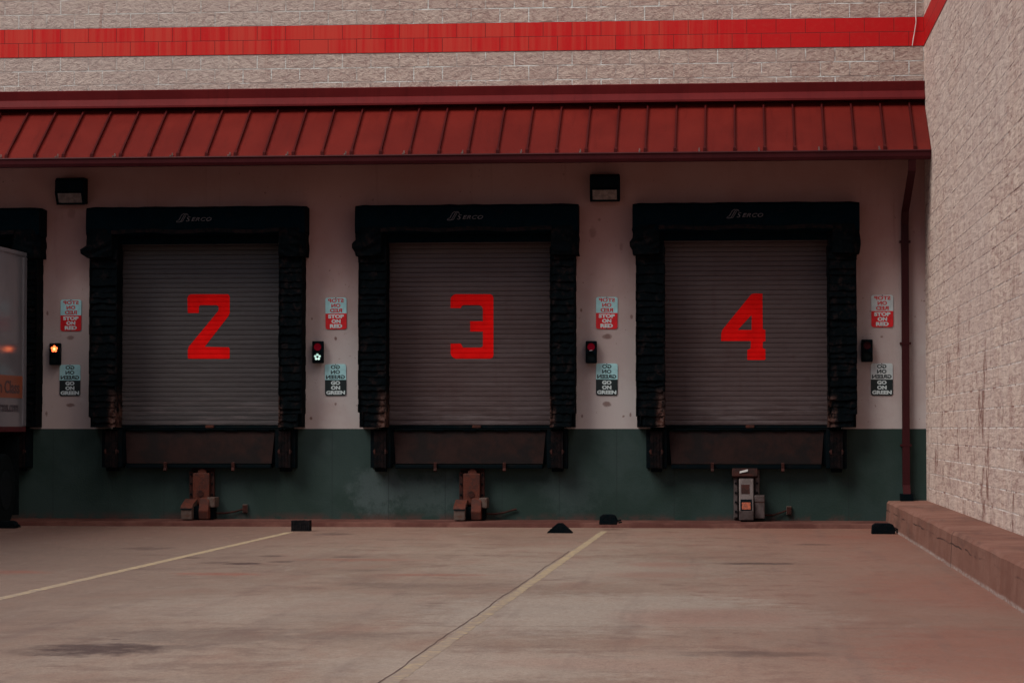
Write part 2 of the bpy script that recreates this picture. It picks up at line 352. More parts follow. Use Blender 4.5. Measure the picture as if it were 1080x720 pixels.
M['dim_red'] = simple('dimly lit red lens', (.04, .0005, .005), .6, spec=.05, emit=(1, .01, .05), es=.03)
M['chock'] = worn('black rubber block', (.001, .004, .006), (.004, .005, .007), .5, 12, .9, 0, .05, .01)
M['chocklam'] = worn('grey laminated rubber', (.014, .012, .014), (.006, .007, .009), .5, 14, .9, 0, .05, .01)
M['trailer'] = simple('white trailer panel', (.125, .122, .142), .16, spec=.6, var=.12, scale=1.2)
M['trailer_orange'] = simple('orange trailer band', (.22, .06, .028), .3, spec=.4, var=.1)
M['trailer_text'] = simple('dark trailer lettering', (.045, .035, .045), .4, var=.1)
M['trailer_red'] = simple('red trailer rail', (.05, .004, .007), .5, var=.3)
M['tyre'] = simple('black tyre', (.003, .005, .006), .9, spec=.05, bump=.01)
M['rim'] = simple('black steel rim', (.004, .006, .008), .7, spec=.1)
M['cable'] = simple('pale cable', (.60, .56, .55), .6)

# ------------------------------------------------------------------ mesh building
class MB:
    def __init__(s): s.v = []; s.f = []; s.mi = []; s.cur = 0; s.marks = []
    def add(s, vs, fs):
        s.marks.append((len(s.v), len(s.f)))
        o = len(s.v); s.v += [tuple(v) for v in vs]
        for f in fs: s.f.append(tuple(o + i for i in f)); s.mi.append(s.cur)
        return s
    def box(s, x0, x1, y0, y1, z0, z1):
        s.add([(x0, y0, z0), (x1, y0, z0), (x1, y1, z0), (x0, y1, z0), (x0, y0, z1), (x1, y0, z1), (x1, y1, z1), (x0, y1, z1)],
              [(0, 3, 2, 1), (4, 5, 6, 7), (0, 1, 5, 4), (1, 2, 6, 5), (2, 3, 7, 6), (3, 0, 4, 7)]); return s
    def loft(s, A, B, caps=True):         # two equal length loops
        n = len(A); o = len(s.v)
        fs = [(i, (i + 1) % n, n + (i + 1) % n, n + i) for i in range(n)]
        if caps: fs += [tuple(reversed(range(n))), tuple(range(n, 2 * n))]
        s.add(list(A) + list(B), fs); return s
    def prism_x(s, prof, x0, x1):         # profile in (y, z)
        return s.loft([(x0, y, z) for y, z in prof], [(x1, y, z) for y, z in prof])
    def prism_y(s, prof, y0, y1):         # profile in (x, z)
        return s.loft([(x, y0, z) for x, z in prof], [(x, y1, z) for x, z in prof])
    def tube(s, pts, r, n=8):
        pts = [Vector(p) for p in pts]; rings = []
        for i, p in enumerate(pts):
            d = (pts[min(i + 1, len(pts) - 1)] - pts[max(i - 1, 0)]).normalized()
            a = d.cross(Vector((0, 0, 1)) if abs(d.z) < .9 else Vector((1, 0, 0))).normalized(); b = d.cross(a)
            rings.append([p + (a * math.cos(2 * math.pi * k / n) + b * math.sin(2 * math.pi * k / n)) * r for k in range(n)])
        o = len(s.v)
        vs = [v for rr in rings for v in rr]; fs = []
        for i in range(len(rings) - 1):
            for k in range(n): fs.append((i * n + k, i * n + (k + 1) % n, (i + 1) * n + (k + 1) % n, (i + 1) * n + k))
        fs.append(tuple(range(n))); fs.append(tuple(range((len(rings) - 1) * n, len(rings) * n)))
        s.add(vs, fs); return s
    def disc_y(s, cx, cz, r, y0, y1, n=16):
        return s.prism_y([(cx + r * math.cos(2 * math.pi * k / n), cz + r * math.sin(2 * math.pi * k / n)) for k in range(n)], y0, y1)
    def disc_x(s, cy, cz, r, x0, x1, n=24):
        return s.prism_x([(cy + r * math.cos(2 * math.pi * k / n), cz + r * math.sin(2 * math.pi * k / n)) for k in range(n)], x0, x1)
    def mesh(s, name, mats, off=(0, 0, 0), bevel=0, smooth=False, fix=True):
        me = bpy.data.meshes.new(name)
        me.from_pydata([(x - off[0], y - off[1], z - off[2]) for x, y, z in s.v], [], s.f)
        for m in (mats if isinstance(mats, (list, tuple)) else [mats]): me.materials.append(m)
        for p, k in zip(me.polygons, s.mi): p.material_index = k
        bm = bmesh.new(); bm.from_mesh(me)
        if fix: bmesh.ops.recalc_face_normals(bm, faces=bm.faces)
        if bevel:
            bmesh.ops.bevel(bm, geom=list(bm.edges), offset=bevel, segments=2, affect='EDGES', profile=.6, clamp_overlap=True)
        if smooth:
            for f in bm.faces: f.smooth = True
        bm.to_mesh(me); bm.free(); me.update()
        return me
    def build(s, name, mats, parent=None, off=(0, 0, 0), split=0, **k):
        if split:                            # every `split` added shapes become an object of their own
            last = None; mk = s.marks[::split] + [(len(s.v), len(s.f))]
            for (v0, f0), (v1, f1) in zip(mk, mk[1:]):
                m2 = MB(); m2.add(s.v[v0:v1], [tuple(i - v0 for i in f) for f in s.f[f0:f1]]); last = m2.build(name, mats, parent, off, **k)
            return last
        o = bpy.data.objects.new(name, s.mesh(name, mats, off, **k)); COL.objects.link(o); o.parent = parent
        return o

def tag(o, label=None, cat=None, group=None, kind=None):
    if label: o['label'] = label
    if cat: o['category'] = cat
    if group: o['group'] = group
    if kind: o['kind'] = kind
    return o
def empty(name, loc, label, cat, group=None):
    o = bpy.data.objects.new(name, None); COL.objects.link(o); o.location = loc; o.empty_display_size = .2
    return tag(o, label, cat, group)
def copy_tree(o, parent=None):
    c = o.copy(); COL.objects.link(c); c.parent = parent
    for ch in [x for x in bpy.data.objects if x.parent == o]: copy_tree(ch, c)
    return c
def place(proto, loc, label):
    c = copy_tree(proto); c.location = loc; c['label'] = label; return c

def text_geo(body, size, bold=0.0, shear=0.0, extrude=.0012, mirror=False, width=None, spacing=1.0, line=None):
    cu = bpy.data.curves.new('tmp_text', 'FONT'); cu.body = body; cu.size = size; cu.align_x = 'CENTER'; cu.align_y = 'CENTER'
    cu.offset = bold; cu.shear = shear; cu.extrude = extrude; cu.resolution_u = 3; cu.space_character = spacing
    ob = bpy.data.objects.new('tmp_text', cu); COL.objects.link(ob)
    dg = bpy.context.evaluated_depsgraph_get(); dg.update()
    me = bpy.data.meshes.new_from_object(ob.evaluated_get(dg))
    vs = [v.co.copy() for v in me.vertices]; fs = [tuple(p.vertices) for p in me.polygons]
    bpy.data.objects.remove(ob); bpy.data.curves.remove(cu); bpy.data.meshes.remove(me)
    x0 = min(v.x for v in vs); x1 = max(v.x for v in vs); y0 = min(v.y for v in vs); y1 = max(v.y for v in vs)
    k = width / (x1 - x0) if width else 1.0
    kh = size / (y1 - y0) if line else 1.0
    out = []
    for v in vs:
        x = (v.x - (x0 + x1) / 2) * k; y = (v.y - (y0 + y1) / 2) * kh
        out.append((-x if mirror else x, y, v.z))
    if mirror: fs = [tuple(reversed(f)) for f in fs]
    return out, fs

def jig(mb, a, seed=1):
    r = random.Random(seed); mb.v = [(x + r.uniform(-a, a), y + r.uniform(-a, a), z + r.uniform(-a, a)) for x, y, z in mb.v]; return mb

# ------------------------------------------------------------------ ground and kerb (setting)
def sheet(name, x0, x1, y0, y1, z, mat):
    mb = MB(); mb.add([(x0, y0, z), (x1, y0, z), (x1, y1, z), (x0, y1, z)], [(0, 1, 2, 3)])
    return mb.build(name, mat, fix=False)
tag(sheet('ground', -400, 400, -400, 400, 0, M['ground']), kind='structure')

XW = W(976, 300)[0]                        # face of the side wall
XK = 2.11                                 # kerb face
CURB_Z = .35
mb = MB(); prof = [(XK, 0.0), (XK + .015, CURB_Z - .03), (XK + .04, CURB_Z), (XW + .02, CURB_Z + .006), (XW + .02, 0)]
N = 60; r = random.Random(3)
loops = []
for i in range(N + 1):
    y = 35 - i * .35; j = r.uniform(-.007, .007); loops.append([(x + (j if k < 3 else 0), y, max(0, z) + (r.uniform(-.004, .004) if k in (1, 2) else 0)) for k, (x, z) in enumerate(prof)])
for i in range(N): mb.loft(loops[i], loops[i + 1], caps=False)
kerb = tag(mb.build('kerb', M['curb']), kind='structure')

XL = -26.0
mb = MB(); mb.prism_x([(34.10, -.01), (34.12, .052), (34.16, .064), (35.0, .072), (35.0, -.01)], XL, XK)
tag(mb.build('footing_ledge', M['ledge']), kind='structure')

# painted lines
def line(px0, py0, px1, py1, w, ext=0):
    a = Vector((*G(px0, py0), 0)); b = Vector((*G(px1, py1), 0)); d = (b - a); L = d.length; d.normalize(); b = b + d * ext; L += ext
    n = Vector((-d.y, d.x, 0)); mb = MB(); r = random.Random(int(px0)); K = int(L / .12); row = []
    for i in range(K + 1):
        c = a + d * (L * i / K); q = w / 2
        row.append((c + n * (q + r.uniform(-.006, .006)), c - n * (q + r.uniform(-.006, .006))))
    for i in range(K):
        mb.add([(p.x, p.y, .0012) for p in (row[i][0], row[i][1], row[i + 1][1], row[i + 1][0])], [(0, 1, 2, 3)])
    return mb
tag(line(306, 561, 0, 631, .10, 8).build('bay_line', M['yellow']), 'yellow bay line running from the laminated chock to the lower left edge', 'painted line', 'yellow lines painted between the bays')
tag(line(637, 560, 411, 720, .085, 8).build('bay_line', M['yellow']), 'yellow bay line beside a dark crack, between the third and fourth bays', 'painted line', 'yellow lines painted between the bays')
# the crack beside the second line
mb = MB(); a = Vector(G(600, 581)); b = Vector(G(400, 719)); d = b - a; nn = Vector((-d.y, d.x)).normalized(); r = random.Random(5); pts = []
for i in range(91):
    c = a + d * (i / 60.0) + nn * (.007 * math.sin(i * .35) + r.uniform(-.006, .006)); w = .002 + r.uniform(0, .003); pts.append((c + nn * w, c - nn * w))
for i in range(90): mb.add([(q.x, q.y, .0024) for q in (pts[i][0], pts[i][1], pts[i + 1][1], pts[i + 1][0])], [(0, 1, 2, 3)])
M['crack'] = simple('dark crack filler', (.085, .05, .042), .9, var=.3)
tag(mb.build('pavement_joint', M['crack']), kind='structure')

# ------------------------------------------------------------------ building
B = (0, 35, 0)
bld = empty('warehouse_building', B, 'pale block warehouse with a red stripe, red metal canopy and numbered roller doors', 'building')
DZ = EYE                                   # dock height
seal_c = [W(211.5, 330)[0], W(494.5, 330)[0], W(786.5, 330)[0]]
seal_c = [W(49, 330)[0] - 1.555] + seal_c
door_c = [seal_c[0], W(213, 350)[0], W(496, 350)[0], W(786.5, 350)[0]]
OPW = 1.32; OPT = 4.12                     # half opening, opening top
CAN_T = W(500, 92)[1] + .0
EAVE_Y, EAVE_Z = 33.78, W(400, 163, 33.78)[1]
TOP_Z = W(500, 116)[1]

# upper block wall, with the stripe as a band between
mb = MB(); mb.box(XL, XW + .4, 35, 35.4, STRIPE_T, 8.6); mb.box(XL, XW + .4, 35, 35.4, 5.2, STRIPE_B)
mb.build('block_wall', M['block'], bld, B, split=1)
MB().box(XL, XW, 34.994, 35.4, STRIPE_B, STRIPE_T).build('stripe', M['stripe'], bld, B)
# lower precast wall with door openings
mb = MB(); mb.box(XL, XW + .4, 35.0, 35.4, OPT, 5.2)
edges = [XL] + [e for c in door_c for e in (c - OPW, c + OPW)] + [XW + .4]
for i in range(0, len(edges), 2): mb.box(edges[i], edges[i + 1], 35.0, 35.4, DZ, OPT)
mb.build('precast_wall', M['wall'], bld, B)
MB().box(XL, XW + .4, 35.0, 35.4, -.1, DZ).build('dock_wall', M['green'], bld, B)
mb = MB(); mb.box(XL, XW + .4, 35.9, 36.0, 0, 5.2); mb.box(XL, XW + .4, 35.4, 35.9, OPT + .1, 5.2)
mb.build('inner_shell', M['black_steel'], bld, B)
MB().box(XL, XW + .6, 35.4, 46, 8.3, 8.6).build('roof', M['greysteel'], bld, B)

# flashing above the canopy
can = MB(); can.prism_x([(34.998, CAN_T), (34.87, CAN_T - .003), (34.86, CAN_T - .012), (34.885, CAN_T - .135), (34.875, CAN_T - .145), (34.80, CAN_T - .235), (34.80, CAN_T - .262), (34.998, CAN_T - .262)], XL, XW - .004)
canopy = MB()
PT = CAN_T - .262 - .02; th = .02
canopy.prism_x([(34.99, PT + .02), (EAVE_Y, EAVE_Z), (EAVE_Y, EAVE_Z - th), (34.99, PT + .02 - th)], XL, XW - .006)
cp = canopy.build('canopy', M['canopy'], bld, B)
can.build('flashing', M['flash'], cp, B)
ribs = MB(); sp = .40; x0 = W(6.5, 163, EAVE_Y)[0]; dy = 34.88 - EAVE_Y; k = (PT + .02 - EAVE_Z) / (34.99 - EAVE_Y)
hang = MB(); n = 0
xr = x0 - sp * 34
while xr < XW - .1:
    if xr > XL + .05:
        ribs.prism_x([(EAVE_Y + .01, EAVE_Z + .0), (34.86, EAVE_Z + k * (34.86 - EAVE_Y)), (34.86, EAVE_Z + k * (34.86 - EAVE_Y) + .055), (EAVE_Y + .012, EAVE_Z + .055)], xr - .011, xr + .011)
        ribs.prism_x([(EAVE_Y - .008, EAVE_Z - .01), (EAVE_Y + .04, EAVE_Z - .005), (EAVE_Y + .04, EAVE_Z + .075), (EAVE_Y - .008, EAVE_Z + .045)], xr - .02, xr + .02)
        if n % 2 == 0: hang.box(xr - .085, xr - .065, EAVE_Y - .118, EAVE_Y + .02, EAVE_Z - .012, EAVE_Z + .006); hang.box(xr - .083, xr - .067, EAVE_Y + .0, EAVE_Y + .012, EAVE_Z + .006, EAVE_Z + .05)
    n += 1; xr += sp
ribs.build('standing_seams', M['rib'], cp, B)
g = MB(); GZ = EAVE_Z - .014
g.prism_x([(EAVE_Y - .115, GZ), (EAVE_Y - .125, GZ - .015), (EAVE_Y - .110, GZ - .03), (EAVE_Y - .105, GZ - .085), (EAVE_Y - .085, GZ - .125), (EAVE_Y, GZ - .125), (EAVE_Y, GZ - .115), (EAVE_Y - .075, GZ - .115), (EAVE_Y - .095, GZ - .08), (EAVE_Y - .10, GZ)], XL, XW - .01)
gut = g.build('gutter', M['gutter'], cp, B)
hang.build('hanger', M['lens'], gut, B, split=2)

# downspout
dx = W(954.5, 350)[0]; mb = MB(); h = .05
def sq(x, y, z, a=h): return [(x - a, y - a * .8, z), (x + a, y - a * .8, z), (x + a, y + a * .8, z), (x - a, y + a * .8, z)]
pth = [(dx, 34.80, CURB_Z + .10), (dx, 34.93, CURB_Z + .22), (dx, 34.93, 4.15), (dx + .0, 34.86, 4.32), (dx + .02, 33.80, 4.78), (dx + .02, 33.74, GZ - .12)]
for i in range(len(pth) - 1): mb.loft(sq(*pth[i]), sq(*pth[i + 1]))
spo = mb.build('downspout', M['spout'], bld, B)
mb = MB()
for z in (1.1, 2.5, 3.9): mb.box(dx - .075, dx + .075, 34.885, 34.998, z, z + .03)
mb.build('strap', M['spout'], spo, B, split=1)
mb = MB(); mb.box(dx - .085, dx + .085, 34.74, 34.99, CURB_Z + .004, CURB_Z + .10); mb.build('splash_boot', M['black_steel'], spo, B)

# ---- roller doors
PITCH = .0672; Z0 = DZ + .052
def prof_y(z):
    f = ((z - Z0) / PITCH) % 1.0
    P = [(0, .009), (.07, .001), (.3, -.0005), (.55, -.001), (.92, .0), (1.0, .009)]
    for (a, ya), (b, yb) in zip(P, P[1:]):
        if f <= b + 1e-9: return ya + (yb - ya) * (f - a) / (b - a)
    return .009
brk = []
k = 0
while Z0 + k * PITCH < OPT + .2:
    for f in (0, .07, .3, .55, .92): brk.append(Z0 + (k + f) * PITCH)
    k += 1
DIG = {
 '2': [[(115,155),(125,140),(138,132),(395,132),(405,138),(408,150),(408,262),(400,282),(235,495),(400,498),(408,508),(408,572),(400,579),(122,579),(118,570),(118,515),(126,492),(325,252),(332,235),(330,216),(318,208),(208,208),(196,214),(195,262),(118,262)]],
 '3': [[(165,228),(165,165),(172,148),(190,134),(205,132),(440,132),(455,140),(461,155),(461,555),(455,570),(440,577),(200,577),(180,568),(168,552),(165,535),(165,472),(235,472),(243,485),(250,500),(375,500),(388,490),(388,390),(300,390),(300,318),(388,318),(388,232),(380,216),(362,207),(255,207),(245,212),(235,228)]],
 '4': [[(133,455),(135,402),(142,380),(155,362),(338,138),(348,130),(365,127),(420,128),(422,373),(440,378),(441,455),(422,462),(422,505),(440,512),(441,580),(435,586),(318,586),(314,578),(315,516),(338,507),(340,455)], [(345,275),(345,378),(250,378)]],
}
ORI = {'2': (180, 290), '3': (450, 290), '4': (740, 290)}
def make_digit(ch, Yd):
    loops = []
    for lp in DIG[ch]:
        l2 = []
        for (a, b) in lp:
            x, z = W(ORI[ch][0] + a / 6.545, ORI[ch][1] + b / 6.545, Yd); l2.append(Vector((x, z, 0)))
        loops.append(l2)
    tris = tessellate_polygon(loops); flat = [v for l in loops for v in l]
    bm = bmesh.new(); vs = [bm.verts.new((v.x, 0, v.y)) for v in flat]
    for t3 in tris:
        try: bm.faces.new([vs[i] for i in t3])
        except ValueError: pass
    zs = [v.y for v in flat]
    for z in brk:
        if min(zs) < z < max(zs):
            bmesh.ops.bisect_plane(bm, geom=list(bm.verts) + list(bm.edges) + list(bm.faces), plane_co=(0, 0, z), plane_no=(0, 0, 1))
    for v in bm.verts: v.co.y = Yd + prof_y(v.co.z) - .0025 - 35
    bmesh.ops.recalc_face_normals(bm, faces=bm.faces)
    for f in bm.faces:
        if f.normal.y > 0: f.normal_flip()
    me = bpy.data.meshes.new('door_number'); bm.to_mesh(me); bm.free(); me.materials.append(M['digit'])
    return me
DOOR_Y = 35.20
names = {1: '2', 2: '3', 3: '4'}
for i, c in enumerate(door_c):
    if i == 0:
        mb = MB()
        mb.box(c - OPW + .004, c + OPW - .004, 35.3, 35.36, DZ, OPT); o = mb.build('roller_door', M['black_steel'], bld, B)  # plain dark panel put in for the shade of the doorway, no slats
        o['label'] = 'dark panel standing for the shaded first bay doorway behind the trailer'; continue
    x0, x1 = c - OPW + .004, c + OPW - .004
    vs = []; fs = []
    Z = [z for z in brk if z < OPT + .05]
    XS = [x0 + (x1 - x0) * q / 12 for q in range(13)]
    for z in Z:
        for x in XS: vs.append((x, DOOR_Y + prof_y(z) , z))
    nx = len(XS)
    for a in range(len(Z) - 1):
        for b in range(nx - 1): fs.append((a * nx + b, a * nx + b + 1, (a + 1) * nx + b + 1, (a + 1) * nx + b))
    mb = MB().add(vs, fs); o = mb.build('roller_door', M['door'], bld, B, fix=False)
    o['label'] = 'grey roller door painted with a red %s' % names[i]
    d = bpy.data.objects.new('door_number', make_digit(names[i], DOOR_Y)); COL.objects.link(d); d.parent = o
    MB().prism_x([(DOOR_Y + .02, DZ + .004), (DOOR_Y - .02, DZ + .004), (DOOR_Y - .03, DZ + .014), (DOOR_Y - .012, DZ + .03), (DOOR_Y - .012, Z0), (DOOR_Y + .02, Z0)], x0, x1).build('bottom_bar', M['black_steel'], o, B)
    hx, hz = W({1: 222, 2: 503, 3: 791}[i], 449.5, DOOR_Y)
    MB().box(hx - .06, hx + .06, DOOR_Y - .075, DOOR_Y - .014, hz - .022, hz + .018).build('door_handle', M['rust'], o, B, bevel=.008)
    if i == 2:                              # dark weld line and lock bar
        pass
    mb = MB(); mb.box(x0, x0 + .06, 35.02, DOOR_Y - .02, DZ + .1, OPT); mb.box(x1 - .06, x1, 35.02, DOOR_Y - .02, DZ + .1, OPT); mb.build('door_track', M['black_steel'], o, B, split=1)

# cable at the top right
mb = MB(); cpts = [(965, -25), (966, -4), (965.5, 12), (966, 24), (964.5, 34), (963, 42), (962, 49)]
mb.tube([(W(a, b)[0], 34.965, W(a, b)[1]) for a, b in cpts], .007, 6); tag(mb.build('cable', M['cable']), 'thin pale cable hanging down the block wall near the inside corner', 'cable')

# ------------------------------------------------------------------ side wall at right
S = (XW, 25, 0); side = empty('side_building', S, 'tall pale split-faced block wall running toward the viewer at right', 'building')
mb = MB(); mb.box(XW, XW + .4, 13, 35, CURB_Z - .3, STRIPE_B); mb.box(XW, XW + .4, 13, 35, STRIPE_T, 8.6); mb.build('block_wall', M['block_side'], side, S, split=1)
MB().box(XW - .006, XW + .4, 13, 34.994, STRIPE_B, STRIPE_T).build('stripe', M['stripe'], side, S)
MB().box(XW + .4, XW + 9, 13, 35, 0, 8.58).build('inner_shell', M['greysteel'], side, S)

# ------------------------------------------------------------------ dock seals
def make_seal(seed, ear_l=True):
    r = random.Random(seed)
    root = empty('dock_seal', (0, 35, 0), '-', 'dock seal', 'black padded seals around the dock doors')
    hw = 1.555; zt = W(494.5, 215.5, 34.75)[1]; zb = zt - .42
    # head pad, soft edges: rows of cross sections with a slight sag
    mb = MB(); K = 26; loops = []
    for i in range(K + 1):
        x = -hw + 2 * hw * i / K; e = min(1, (hw - abs(x)) / .05 + .35)
        j = r.uniform(-.008, .008); top = zt - .018 * (1 - e) + .5 * j; f = -.40 + r.uniform(-.008, .008)
        loops.append([(x, 0, top - .01), (x, f * .6, top), (x, f + .03, top - .012), (x, f, top - .05), (x, f - .01, zb + .10 + j), (x, f + .005, zb + .03 + j), (x, f + .05, zb + j), (x, 0, zb + .02)])
    for i in range(K): mb.loft(loops[i], loops[i + 1], caps=(i in (0, K - 1)))
    head = mb.build('head_pad', M['rubber'], root, smooth=False)
    # hem strip along the lower edge of the head pad
    mb = MB()
    for i in range(K): 
        x = -hw + .36 + (2 * hw - .72) * i / K; x2 = -hw + .36 + (2 * hw - .72) * (i + 1) / K; a = -.418 + .006 * math.sin(i * 1.7); z = zb + .035 + .012 * math.sin(i * .6 + seed)
        z2 = zb + .035 + .012 * math.sin((i + 1) * .6 + seed)
        mb.add([(x, a, z), (x2, a, z2), (x2, a, z2 + .055), (x, a, z + .055), (x, a + .012, z), (x2, a + .012, z2), (x2, a + .012, z2 + .055), (x, a + .012, z + .055)], [(0, 1, 2, 3), (4, 7, 6, 5), (0, 4, 5, 1), (3, 2, 6, 7), (0, 3, 7, 4), (1, 5, 6, 2)])
    mb.build('hem', M['bump'], head)
    mb = MB(); mb.prism_x([(-.20, zb + .03), (-.17, zb + .03), (-.15, zb - .10), (-.18, zb - .105)], -hw + .36, hw - .36); mb.build('inner_curtain', M['rubber'], root)
    # corner flaps
    for s in (-1, 1):
        mb = MB(); zc = zb + .10; w0, w1 = hw - .37, hw
        rows = []; bl = {(11, -1): .085, (12, -1): .045, (13, -1): .035}.get((seed, s), r.uniform(0, .02)); bq = {11: 5, 12: 4, 13: 4}.get(seed, 3)
        nrow = 7; low = zb - .30
        for q in range(nrow + 1):
            z = zc + (low - zc) * q / nrow
            bulge = (bl if q in (bq, bq + 1) else 0) + r.uniform(-.006, .010)
            rows.append([(s * (w0 + r.uniform(-.01, .01)), -.05, z), (s * w0, -.40 + r.uniform(-.02, .02), z + .01), (s * (w0 + .13), -.43 + r.uniform(-.02, .02), z), (s * (w1 - .10), -.425 + r.uniform(-.02, .02), z), (s * (w1 + bulge), -.36, z), (s * (w1 + bulge * .8), -.04, z)])
        for q in range(nrow): mb.loft(rows[q], rows[q + 1], caps=(q in (0, nrow - 1)))
        mb.build('corner_flap', M['pad'], root)
    # pleated side pads
    for s in (-1, 1):
        mb = MB(); a, b = hw - .425 + ({11: .065, 12: .045}.get(seed, 0) if s > 0 else 0), hw - .055; z = zb + .02; zl = DZ + .02; n = 0
        mb.box(min(s * a, s * b), max(s * a, s * b), -.30, 0, zl, z)
        zz = z - .22
        while zz > zl + .01:
            ph = r.uniform(.07, .13); z1 = max(zl, zz - ph); o0 = r.uniform(-.016, .020); o1 = r.uniform(-.012, .012)
            xa, xb = a + r.uniform(-.004, .004), b + r.uniform(-.004, .004)
            if z1 - zl < .12: xb -= .05
            pr = [(-.302, zz + .03), (-.332 + o0 * .5, zz + .004), (-.342 + o0 * .5, (zz + z1) / 2), (-.351 + o0 * .5, z1 + .014), (-.352 + o0 * .5, z1 + .003), (-.34, z1 - .006), (-.302, z1 - .006)]
            XSg = [xa + (xb - xa) * q / 6 for q in range(7)]; LP = []
            for q, xx in enumerate(XSg):
                dz = r.uniform(-.010, .010); dy = r.uniform(-.008, .008)
                LP.append([(s * xx, y + (dy if y < -.31 else 0), max(zl, zq + (dz if y < -.31 else 0))) for y, zq in pr])
            for q in range(6): mb.loft(LP[q], LP[q + 1], caps=(q in (0, 5)))
            # side wrap of the pleat
            mb.box(min(s * (xb - .004), s * (xb + .012)), max(s * (xb - .004), s * (xb + .012)), -.36, -.02, z1, zz + .015)
            mb.box(min(s * (xa - .012), s * (xa + .004)), max(s * (xa - .012), s * (xa + .004)), -.36, -.02, z1, zz + .015)
            zz = z1
        mb.build('side_pad', M['pad'], root)
    # printed maker's mark on the head pad
    mb = MB(); gx = .0; gz = zb + .225; m0 = len(mb.v)
    t, f = text_geo('ERCO', .085, .0010, .32, .001, spacing=1.12, width=.335); mb.add([(gx + .115 + x, -.426 - z, gz + y) for x, y, z in t], f)
    t, f = text_geo('S', .115, .0010, .32, .001, width=.075); mb.add([(gx - .105 + x, -.426 - z, gz + .004 + y) for x, y, z in t], f)
    def strk(P, w=.0055):
        for (p, q) in zip(P, P[1:]):
            d = Vector((q[0] - p[0], q[1] - p[1])); nn = Vector((-d.y, d.x)).normalized() * w
            mb.add([(gx + u[0], -.4265, gz + u[1]) for u in ((p[0] - nn.x, p[1] - nn.y), (q[0] - nn.x, q[1] - nn.y), (q[0] + nn.x, q[1] + nn.y), (p[0] + nn.x, p[1] + nn.y))], [(0, 1, 2, 3)])
    strk([(-.30, -.045), (-.245, -.045), (-.225, -.03), (-.165, .075), (-.115, .075), (-.100, .055)]); strk([(-.30, -.045), (-.285, -.02), (-.26, -.015), (-.215, .065), (-.185, .090), (-.125, .090), (-.105, .070)]); strk([(-.225, -.045), (-.20, -.035), (-.145, .06)])
    mb.v = [((x - gx) * .86 + gx, y, (z - gz) * .86 + gz) for x, y, z in mb.v]
    mb.build('printed_mark', M['white_mark'], head, fix=False)
    return root
seal_labels = ['black dock seal around the doorway where the white trailer is backed in', 'black dock seal around the door marked 2, ragged at its upper left corner',
               'black dock seal around the door marked 3', 'black dock seal around the door marked 4']
seals = []
for i, c in enumerate(seal_c):
    s_ = make_seal(10 + i); s_.location = (c, 35, 0); s_['label'] = seal_labels[i]; seals.append(s_)

# sagging torn curtain filling behind trailer top at bay one
# ------------------------------------------------------------------ levellers and bumpers
def make_leveller():
    root = empty('dock_leveller', (0, 35, 0), '-', 'dock leveller', 'steel dock levellers under the doors')
    z1, z0 = DZ - .01, .845
    mb = MB(); mb.prism_y([(-1.17, z1), (-1.07, z1), (-1.035, z0), (-1.17, z0)], -.10, -.002); mb.prism_y([(1.07, z1), (1.17, z1), (1.17, z0), (1.035, z0)], -.10, -.002)
    mb.box(-1.17, 1.17, -.14, -.002, z1, z1 + .014)
    mb.build('pit_frame', M['black_steel'], root)
    mb = MB(); mb.loft([(-1.065, -.10, z1 - .03), (1.065, -.10, z1 - .03), (1.03, -.16, z0 + .01), (-1.03, -.16, z0 + .01)], [(-1.065, -.06, z1 - .03), (1.065, -.06, z1 - .03), (1.03, -.12, z0 + .01), (-1.03, -.12, z0 + .01)])
    mb.build('lip_plate', M['lip'], root)
    mb = MB(); mb.box(-1.03, 1.03, -.20, -.002, z0 - .055, z0 - .002); mb.build('lip_keeper', M['black_steel'], root, bevel=.008)
    for x in (-.465, .50):
        mb = MB(); mb.prism_x([(-.26, z0 + .02), (-.21, z0 + .03), (-.21, z0 - .08), (-.235, z0 - .10), (-.27, z0 - .085), (-.25, z0 - .05)], x - .02, x + .02)
        mb.build('lip_hook', M['rustdark'], root)
    mb = MB(); 
    for x in (-.9, -.45, 0, .45, .9): mb.tube([(x - .09, -.12, z1 - .012), (x + .09, -.12, z1 - .014)], .014, 8)
    mb.build('hinge', M['black_steel'], root, split=1)
    return root
lev = make_leveller()
lev.location = (door_c[1], 35, 0); lev['label'] = 'dark dock leveller under the door marked 2'
place(lev, (door_c[2], 35, 0), 'dark dock leveller under the door marked 3'); place(lev, (door_c[3], 35, 0), 'brown-tinged dock leveller under the door marked 4')
def make_bumper():
    root = empty('dock_bumper', (0, 35, 0), '-', 'dock bumper', 'laminated rubber bumpers beside the levellers')
    mb = MB(); n = 12
    for k in range(n):
        y0 = -.10 - .0; zt = DZ - .03; zb = .80
        a = -.085 + .17 * k / n; mb.box(a, a + .0125, -.27 + random.uniform(-.006, .006), -.03, zb + random.uniform(-.006, .006), zt + random.uniform(-.006, .006))
    mb.build('rubber_pad', M['bump'], root)
    mb = MB()
    for s in (-1, 1): mb.box(s * .115 - .025, s * .115 + .025, -.22, -.002, .80, DZ - .01)
    mb.box(-.14, .14, -.03, -.002, .79, DZ - .012)
    mb.build('steel_angle', M['black_steel'], root, split=1)
    mb = MB()
    for z in (1.02,):
        for s in (-1, 1): mb.disc_x(-.24, z, .022, s * .085 - .014 * (s < 0), s * .085 + .014 * (s > 0), 10)
    for s in (-1, 1): mb.box(s * .076 - .010, s * .076 + .010, -.282, -.272, .99, 1.055)
    mb.build('clamp_bolt', M['rustdark'], root, split=1)
    mb = MB(); mb.prism_x([(-.24, .795), (-.05, .795), (-.08, .745), (-.21, .745)], -.075, .075); mb.build('bottom_cap', M['black_steel'], root)
    return root
bum = make_bumper(); offs = 1.235; first = True
